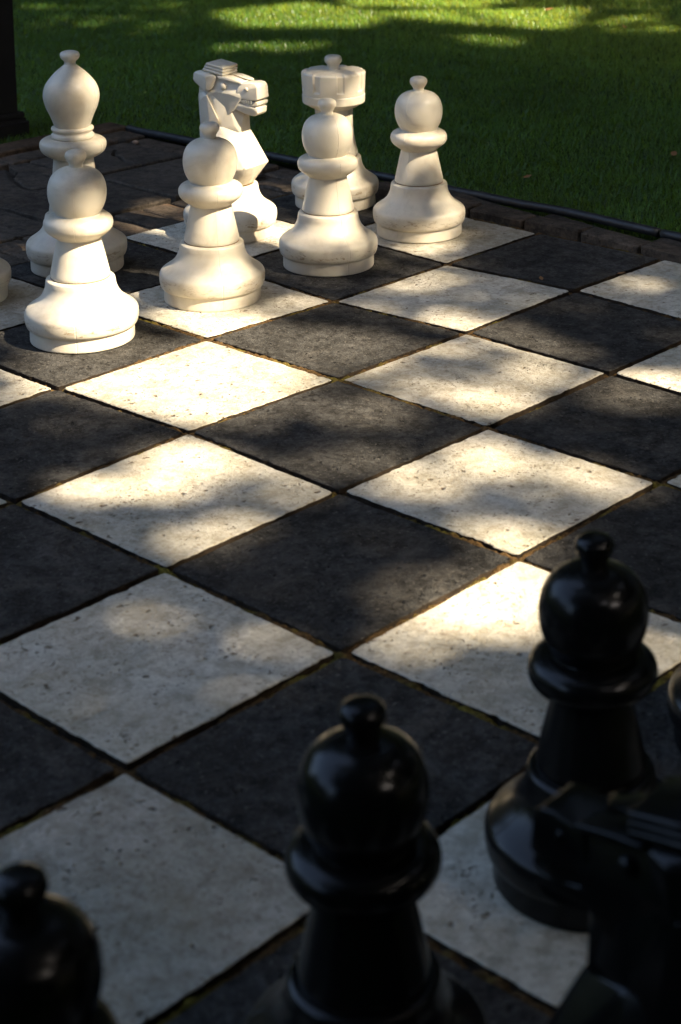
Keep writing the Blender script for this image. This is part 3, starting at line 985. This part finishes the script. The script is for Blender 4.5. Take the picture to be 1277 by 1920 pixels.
# ---------------------------------------------- trees that dapple the board
GAPS = [
 (0.05, [(-0.33,-0.38),(0.03,-0.03),(0.34,0.41),(-0.78,2.06),(-1.22,1.63),(-1.23,0.79),(-1.23,0.25)]),
 (0.05, [(-0.41,-0.33),(-0.41,0.02),(0.03,0.01),(0.02,-0.24),(0.01,-0.4),(-0.12,-0.43),(-0.28,-0.43)]),
 (1, [(-1.4,0.39),(-1.45,0.49),(-1.32,0.72),(-1.2,0.82),(-1.07,0.85),(-0.9,0.83),(-0.8,0.79),(-0.74,0.57),(-0.78,0.45),(-0.85,0.42),(-1.08,0.4),(-1.2,0.35),(-1.37,0.34)]),
 (0.8, [(-1.39,0.38),(-1.17,0.39),(-1.19,0.3),(-1.21,0.24)]),
 (0.9, [(-1.48,0.78),(-1.42,0.86),(-1.26,1.04),(-1.26,1.17),(-1.19,1.19),(-1.17,0.99),(-1.2,0.79),(-1.38,0.77)]),
 (1, [(-1.21,0.83),(-1.14,1.0),(-0.99,1.06),(-0.84,1.09),(-0.83,1.21),(-0.79,0.92),(-0.81,0.81),(-1.04,0.82)]),
 (0.95, [(-1.19,1.17),(-1.12,1.21),(-0.98,1.2),(-0.87,1.38),(-0.82,1.52),(-0.78,1.2),(-0.96,1.15)]),
 (0.5, [(-1.27,1.43),(-1.17,1.61),(-1.02,1.57),(-1.09,1.39)]),
 (0.5, [(-0.8,1.21),(-0.61,1.24),(-0.41,1.22),(-0.37,1.02),(-0.39,0.82),(-0.56,0.81),(-0.78,0.81),(-0.8,0.97)]),
 (-0.35, [(-0.81,0.99),(-0.76,1.11),(-0.59,1.14),(-0.53,1.09),(-0.58,0.96),(-0.7,0.92)]),
 (1, [(-0.8,1.2),(-0.82,1.39),(-0.56,1.3),(-0.6,1.16)]),
 (1, [(-0.39,1.2),(-0.31,1.35),(-0.19,1.32),(-0.2,1.18)]),
 (0.8, [(-0.39,1.18),(-0.19,1.21),(-0.13,1.11),(-0.32,1.01)]),
 (0.7, [(-0.78,0.63),(-0.7,0.82),(-0.52,0.73),(-0.61,0.61)]),
 (0.85, [(-0.59,0.57),(-0.44,0.66),(-0.4,0.5),(-0.55,0.46)]),
 (0.55, [(-0.39,0.8),(-0.28,0.81),(-0.12,0.79),(0.01,0.78),(0.02,0.69),(-0.07,0.67),(-0.17,0.61),(-0.24,0.49),(-0.29,0.42),(-0.4,0.45),(-0.41,0.6)]),
 (0.8, [(-0.15,0.41),(-0.08,0.5),(0.02,0.52),(0.02,0.39),(-0.07,0.38)]),
 (0.55, [(-0.82,0.41),(-0.65,0.45),(-0.43,0.43),(-0.42,0.36),(-0.52,0.35),(-0.53,0.27),(-0.58,0.15),(-0.73,0.11),(-0.81,0.08),(-0.84,0.24)]),
 (0.42, [(-0.5,0.14),(-0.49,0.28),(-0.41,0.4),(-0.37,0.23),(-0.37,0.04),(-0.47,0.05)]),
 (0.5, [(-0.41,-0.11),(-0.39,0.0),(-0.24,0.03),(-0.15,-0.01),(-0.2,-0.12),(-0.31,-0.15)]),
 (0.45, [(-0.18,-0.14),(-0.16,-0.04),(-0.05,0.0),(-0.07,-0.1)]),
 (1, [(-0.06,0.11),(-0.09,0.25),(-0.06,0.36),(0.0,0.43),(0.02,0.3),(0.02,0.1)]),
 (1, [(0.01,0.01),(-0.02,0.14),(-0.01,0.41),(0.1,0.42),(0.2,0.39),(0.22,0.27),(0.19,0.19),(0.11,0.09),(0.04,0.03)]),
 (0.6, [(0.24,0.4),(0.34,0.41),(0.42,0.32),(0.4,0.22),(0.31,0.25)]),
 (0.5, [(-1.13,0.31),(-0.91,0.39),(-0.87,0.27),(-1.09,0.22)]),
 (0.75, [(-1.69,1.27),(-1.85,1.58),(-1.83,1.7),(-1.62,1.57),(-1.52,1.35)]),
 (0.75, [(-1.45,1.59),(-1.24,1.71),(-1.18,1.59),(-1.32,1.54)]),
 (0.35, [(-0.79,1.6),(-0.76,1.84),(-0.66,1.84),(-0.67,1.65)]),
 (1, [(-2.28,1.45),(-2.2,1.61),(-2.04,1.48),(-2.13,1.41)]),
 (0.25, [(-1.15,2.11),(-0.94,2.16),(-0.9,2.06),(-1.09,2.03)]),
 (1, [(-4.86,4.02),(-4.74,4.56),(-4.14,4.58),(-3.91,4.18),(-4.36,3.74)]),
 (0.95, [(-4.27,4.55),(-3.88,5.0),(-3.52,5.34),(-3.19,4.72),(-3.52,4.57),(-4.03,4.46)]),
 (0.9, [(-4.76,4.68),(-4.02,5.34),(-3.89,4.97),(-4.43,4.58)]),
 (0.45, [(-3.29,4.95),(-3.23,5.46),(-2.8,5.07),(-3.02,4.74)]),
 (0.6, [(-4.15,3.4),(-3.81,3.8),(-3.61,3.58),(-3.97,3.25)]),
 (0.6, [(-3.65,4.24),(-3.2,4.45),(-3.09,4.15)]),
 (0.1, [(-6.24,3.89),(-5.41,4.64),(-4.43,3.42),(-4.93,2.96)]),
 (0.7, [(-6.11,4.65),(-4.33,6.26),(-3.96,5.57),(-4.18,5.41),(-5.11,4.51),(-5.44,4.36)]),
 (0.2, [(-4.18,5.29),(-3.36,6.02),(-3.13,5.61),(-3.82,5.08)]),
 (1, [(-1.6,0.48),(-1.25,0.48),(-1.25,0.76),(-1.6,0.72)]),
 (0.6, [(-1.69,0.46),(-1.6,0.48),(-1.6,0.7),(-1.69,0.7)]),
 (0.95, [(-1.44,0.86),(-1.28,0.84),(-1.28,0.99),(-1.42,1.02)]),
 (0.42, [(-1.74,0.84),(-1.4,0.86),(-1.4,1.12),(-1.74,1.06)]),
 (0.42, [(-1.67,1.22),(-1.25,1.28),(-1.25,1.5),(-1.67,1.48)]),
 (0.5, [(-1.76,1.57),(-1.28,1.64),(-1.28,1.87),(-1.76,1.8)]),
 (1, [(-2.0,1.29),(-1.69,1.32),(-1.69,1.56),(-2.0,1.54)]),
 (0.33, [(-2.26,1.25),(-2.0,1.28),(-2.0,1.5),(-2.26,1.48)]),
 (0.6, [(-1.86,1.65),(-1.68,1.68),(-1.68,1.83),(-1.86,1.82)]),
 (0.4, [(-2.2,1.64),(-1.86,1.68),(-1.86,1.92),(-2.2,1.88)]),
 (0.4, [(-2.33,0.77),(-2.06,0.78),(-2.06,1.0),(-2.33,0.98)]),
 (0.5, [(-1.96,0.5),(-1.76,0.52),(-1.76,0.68),(-1.96,0.68)]),
]

def gap_value(x, y):
    v = np.full(x.shape, 0.0)
    cut = np.zeros(x.shape)
    for val, poly in GAPS:
        P = np.array(poly)
        inside = np.zeros(x.shape, bool)
        j = len(P) - 1
        for i in range(len(P)):
            xi, yi = P[i]; xj, yj = P[j]
            c = ((yi > y) != (yj > y)) & (x < (xj - xi) * (y - yi) / (yj - yi + 1e-12) + xi)
            inside ^= c
            j = i
        if val > 0:
            v = np.where(inside, np.maximum(v, val), v)
        else:
            cut = np.where(inside, np.maximum(cut, -val), cut)
    return np.clip(v - cut, 0, 1)

TRUNKS = [('ash_tree', (8.8, -3.2), 'broad leafy tree to the right behind the camera, shading the near half of the board'),
          ('ash_tree', (11.0, 2.8), 'leafy tree far to the right whose gaps throw the dapples on the board'),
          ('ash_tree', (6.2, 9.2), 'leafy tree on the lawn at right, shading the grass behind the pieces'),
          ('ash_tree', (-8.2, 1.2), 'spreading tree left of the board whose boughs hang over the white pieces'),
          ('ash_tree', (3.6, -7.6), 'dense tree rising behind the hedge at the camera side, with a low bough added to shade the foreground')]
OD = 4.6
def build_trees():
    g = np.random.default_rng(5)
    s = np.array(SUN)
    leaves = []
    for (x0, x1, y0, y1, ln, wd) in [(-4.4, 1.6, -1.6, 3.4, .125, .088), (-8.0, -1.4, 3.4, 7.4, .14, .10), (-9.0, 4.2, -4.5, 9.5, .24, .16)]:
        area = 0.62 * ln * wd * 0.62
        n = int((x1 - x0) * (y1 - y0) * OD / area)
        kk = np.arange(n)
        x = x0 + (x1 - x0) * ((.5 + kk * .7548776662466927) % 1.0); y = y0 + (y1 - y0) * ((.5 + kk * .5698402909980532) % 1.0)
        x = x + g.normal(0, .015, n); y = y + g.normal(0, .015, n)
        if ln > .15:
            keep = ~((x > -4.4) & (x < 1.6) & (y > -1.6) & (y < 3.4)) & ~((x > -8.0) & (x < -1.4) & (y >= 3.4) & (y < 7.4))
            x, y = x[keep], y[keep]
        v = gap_value(x, y)
        p = -np.log(np.clip(v, .010, 1.0)) / OD
        keep = g.random(len(x)) < p
        x, y = x[keep], y[keep]; n = len(x)
        # clumped depth along the sun's direction: leaves gather on sprays
        ph = np.sin(x * 1.9 + 1.3) + np.sin(y * 2.3) + np.sin((x + y) * 1.1)
        L = 11.2 + 0.55 * ph + g.choice([-.9, -.2, .5, 1.1], n) + g.normal(0, .18, n)
        P = np.stack([x, y, np.zeros(n)], 1) + s[None] * L[:, None]
        leaves.append((P, np.full(n, ln), np.full(n, wd)))
    P = np.concatenate([l[0] for l in leaves]); ln = np.concatenate([l[1] for l in leaves]); wd = np.concatenate([l[2] for l in leaves])
    tr = np.array([t[1] for t in TRUNKS[:3]])
    d = ((P[:, None, :2] - tr[None]) ** 2).sum(2)
    own = d.argmin(1)
    # crowns that close the sky overhead and behind the camera
    for ti, (x0, x1, y0, y1, z0, z1) in ((3, (-12.0, -2.2, 1.0, 12.5, 5.4, 8.0)), (4, (-2.2, 6.6, -9.0, -3.6, 4.2, 8.2)), (4, (.4, 5.0, -5.0, -1.25, 2.15, 2.9))):  # last box: unseen low bough, added to darken the foreground
        n = int((x1 - x0) * (y1 - y0) * 4.2 / (.34 * .22 * .5))
        q = np.stack([g.uniform(x0, x1, n), g.uniform(y0, y1, n), g.uniform(z0, z1, n)], 1)
        amp = .5 if z0 > 3 else .12
        q[:, 2] += amp * np.sin(q[:, 0] * 1.7) + amp * np.sin(q[:, 1] * 1.3)
        P = np.concatenate([P, q]); ln = np.concatenate([ln, np.full(n, .34)]); wd = np.concatenate([wd, np.full(n, .22)])
        own = np.concatenate([own, np.full(n, ti)])
    for ti, (nm, (tx, ty), label) in enumerate(TRUNKS):
        m = own == ti
        Q, l2, w2 = P[m], ln[m] * g.uniform(.8, 1.2, m.sum()), wd[m] * g.uniform(.8, 1.2, m.sum())
        n = len(Q)
        root = empty(nm, (tx, ty, GZ))
        tag(root, label, 'tree', 'shade trees round the board')
        # leaf: folded pointed blade, 6 verts, 4 tris as 2 quads... built as two quads
        az = g.uniform(0, 2 * np.pi, n); pit = g.normal(-.25, .35, n); rol = g.normal(0, .45, n)
        dx = np.stack([np.cos(az) * np.cos(pit), np.sin(az) * np.cos(pit), np.sin(pit)], 1)
        sd_ = np.stack([-np.sin(az), np.cos(az), np.zeros(n)], 1)
        up = np.cross(dx, sd_)
        sd_ = sd_ * np.cos(rol)[:, None] + up * np.sin(rol)[:, None]
        up = np.cross(dx, sd_)
        A = Q - dx * (l2 * .5)[:, None]
        B = Q + dx * (l2 * .5)[:, None]
        c1 = Q - dx * (l2 * .12)[:, None] + sd_ * (w2 * .5)[:, None] + up * (w2 * .12)[:, None]
        c2 = Q - dx * (l2 * .12)[:, None] - sd_ * (w2 * .5)[:, None] + up * (w2 * .12)[:, None]
        e1 = Q + dx * (l2 * .22)[:, None] + sd_ * (w2 * .36)[:, None] + up * (w2 * .10)[:, None]
        e2 = Q + dx * (l2 * .22)[:, None] - sd_ * (w2 * .36)[:, None] + up * (w2 * .10)[:, None]
        V = np.stack([A, c1, e1, B, e2, c2], 1).reshape(-1, 3) - np.array([tx, ty, GZ])
        me = bpy.data.meshes.new("crown")
        me.vertices.add(len(V)); me.vertices.foreach_set('co', V.astype(np.float32).ravel())
        idx = np.arange(n)[:, None] * 6
        loops = np.concatenate([idx + np.array([0, 3, 2, 1]), idx + np.array([0, 5, 4, 3])], 1).ravel()
        me.loops.add(len(loops)); me.loops.foreach_set('vertex_index', loops.astype(np.int32))
        me.polygons.add(2 * n); me.polygons.foreach_set('loop_start', (np.arange(2 * n) * 4).astype(np.int32))
        me.update(calc_edges=True)
        print("leaves", nm, n)
        obj("crown", me, M['leaf'], root)
        r = random.Random(ti + 3)
        top = np.array([Q[:, 0].mean() - tx, Q[:, 1].mean() - ty, Q[:, 2].min() - GZ])
        tp = [Vector((0, 0, -.3)), Vector((.05, .03, 1.2)), Vector((.1 * top[0] / 4, .1 * top[1] / 4, 2.6)), Vector((top[0] * .12, top[1] * .12, 4.2))]
        Vv, Ff = tube(tp, [.36, .27, .23, .19], 14, True, .04, ti)
        obj("trunk", mesh_np("trunk", Vv, Ff, True), M['bark'], root)
        LV, LF = [], []
        for q in range(16):
            e = Vector(Q[r.randrange(n)] - np.array([tx, ty, GZ]))
            st = tp[3] if q % 2 else tp[2] + (tp[3] - tp[2]) * r.random()
            mid = st.lerp(e, .5) + Vector((r.uniform(-.4, .4), r.uniform(-.4, .4), r.uniform(.2, .8)))
            Vv, Ff = tube([st, st.lerp(mid, .5) + Vector((0, 0, .15)), mid, mid.lerp(e, .6), e], [.085, .06, .042, .025, .008], 7, False, 0, q)
            o_ = len(LV)
            LV += Vv
            LF += [tuple(a + o_ for a in f) for f in Ff]
        obj("limbs", mesh_np("limbs", LV, LF, True), M['bark'], root)
build_trees()

# ------------------------------------------------ tall hedge behind the camera
def build_hedge():
    g = np.random.default_rng(9)
    root = empty("hedge", (2.9, -3.0, GZ), R(44.4))
    tag(root, 'tall dense dark hedge standing behind the near corner of the board', 'hedge')
    n = 26000
    x = g.uniform(-4.5, 4.5, n)
    f = g.integers(0, 3, n)
    y = np.where(f == 0, g.normal(.0, .05, n), g.uniform(-.9, 0, n))
    z = np.where(f == 2, g.normal(3.0, .08, n), g.uniform(0, 3.0, n))
    y = y + .12 * np.sin(x * 3 + z * 2)
    Q = np.stack([x, y, z], 1)
    l2 = g.uniform(.09, .16, n); w2 = l2 * .6
    d = g.normal(0, 1, (n, 3)); d /= np.linalg.norm(d, axis=1)[:, None]
    e = np.cross(d, g.normal(0, 1, (n, 3))); e /= np.linalg.norm(e, axis=1)[:, None]
    V = np.stack([Q - d * l2[:, None] * .5, Q + e * w2[:, None] * .5, Q + d * l2[:, None] * .5, Q - e * w2[:, None] * .5], 1).reshape(-1, 3)
    me = bpy.data.meshes.new("foliage")
    me.vertices.add(len(V)); me.vertices.foreach_set('co', V.astype(np.float32).ravel())
    me.loops.add(len(V)); me.loops.foreach_set('vertex_index', np.arange(len(V), dtype=np.int32))
    me.polygons.add(n); me.polygons.foreach_set('loop_start', (np.arange(n) * 4).astype(np.int32))
    me.update(calc_edges=True)
    obj("foliage", me, M['hedge_leaf'], root)
    obj("branches", box_mesh("branches", 4.4, .3, 0, 2.8, .05), M['bark'], root, (0, -.5, 0))
build_hedge()

# ------------------------------- belt of trees and shrubs closing the park off
def build_belt():
    g = np.random.default_rng(21)
    n = 90000
    a = g.uniform(0, 2 * np.pi, n)
    top = 4.0 + 8.5 * np.clip(.5 + .9 * np.cos(a - R(85)), 0, 1) + 1.3 * np.sin(a * 5) + .8 * np.sin(a * 13 + 1) + .5 * np.sin(a * 29)
    rad = 15.5 + 1.2 * np.sin(a * 4 + 2) + g.uniform(-.9, .9, n)
    z = top * g.random(n) ** .8
    Q = np.stack([-1.5 + rad * np.cos(a), 1.5 + rad * np.sin(a), z], 1)
    l2 = g.uniform(.4, .8, n); w2 = l2 * .65
    d = g.normal(0, 1, (n, 3)); d /= np.linalg.norm(d, axis=1)[:, None]
    e = np.cross(d, g.normal(0, 1, (n, 3))); e /= np.linalg.norm(e, axis=1)[:, None]
    V = np.stack([Q - d * l2[:, None] * .5, Q + e * w2[:, None] * .5, Q + d * l2[:, None] * .5, Q - e * w2[:, None] * .5], 1).reshape(-1, 3)
    me = bpy.data.meshes.new("tree_belt")
    me.vertices.add(len(V)); me.vertices.foreach_set('co', V.astype(np.float32).ravel())
    me.loops.add(len(V)); me.loops.foreach_set('vertex_index', np.arange(len(V), dtype=np.int32))
    me.polygons.add(n); me.polygons.foreach_set('loop_start', (np.arange(n) * 4).astype(np.int32))
    me.update(calc_edges=True)
    tag(obj("tree_belt", me, M['hedge_leaf']), 'belt of trees and shrubs round the far edge of the lawn', 'trees', None, 'stuff')
build_belt()
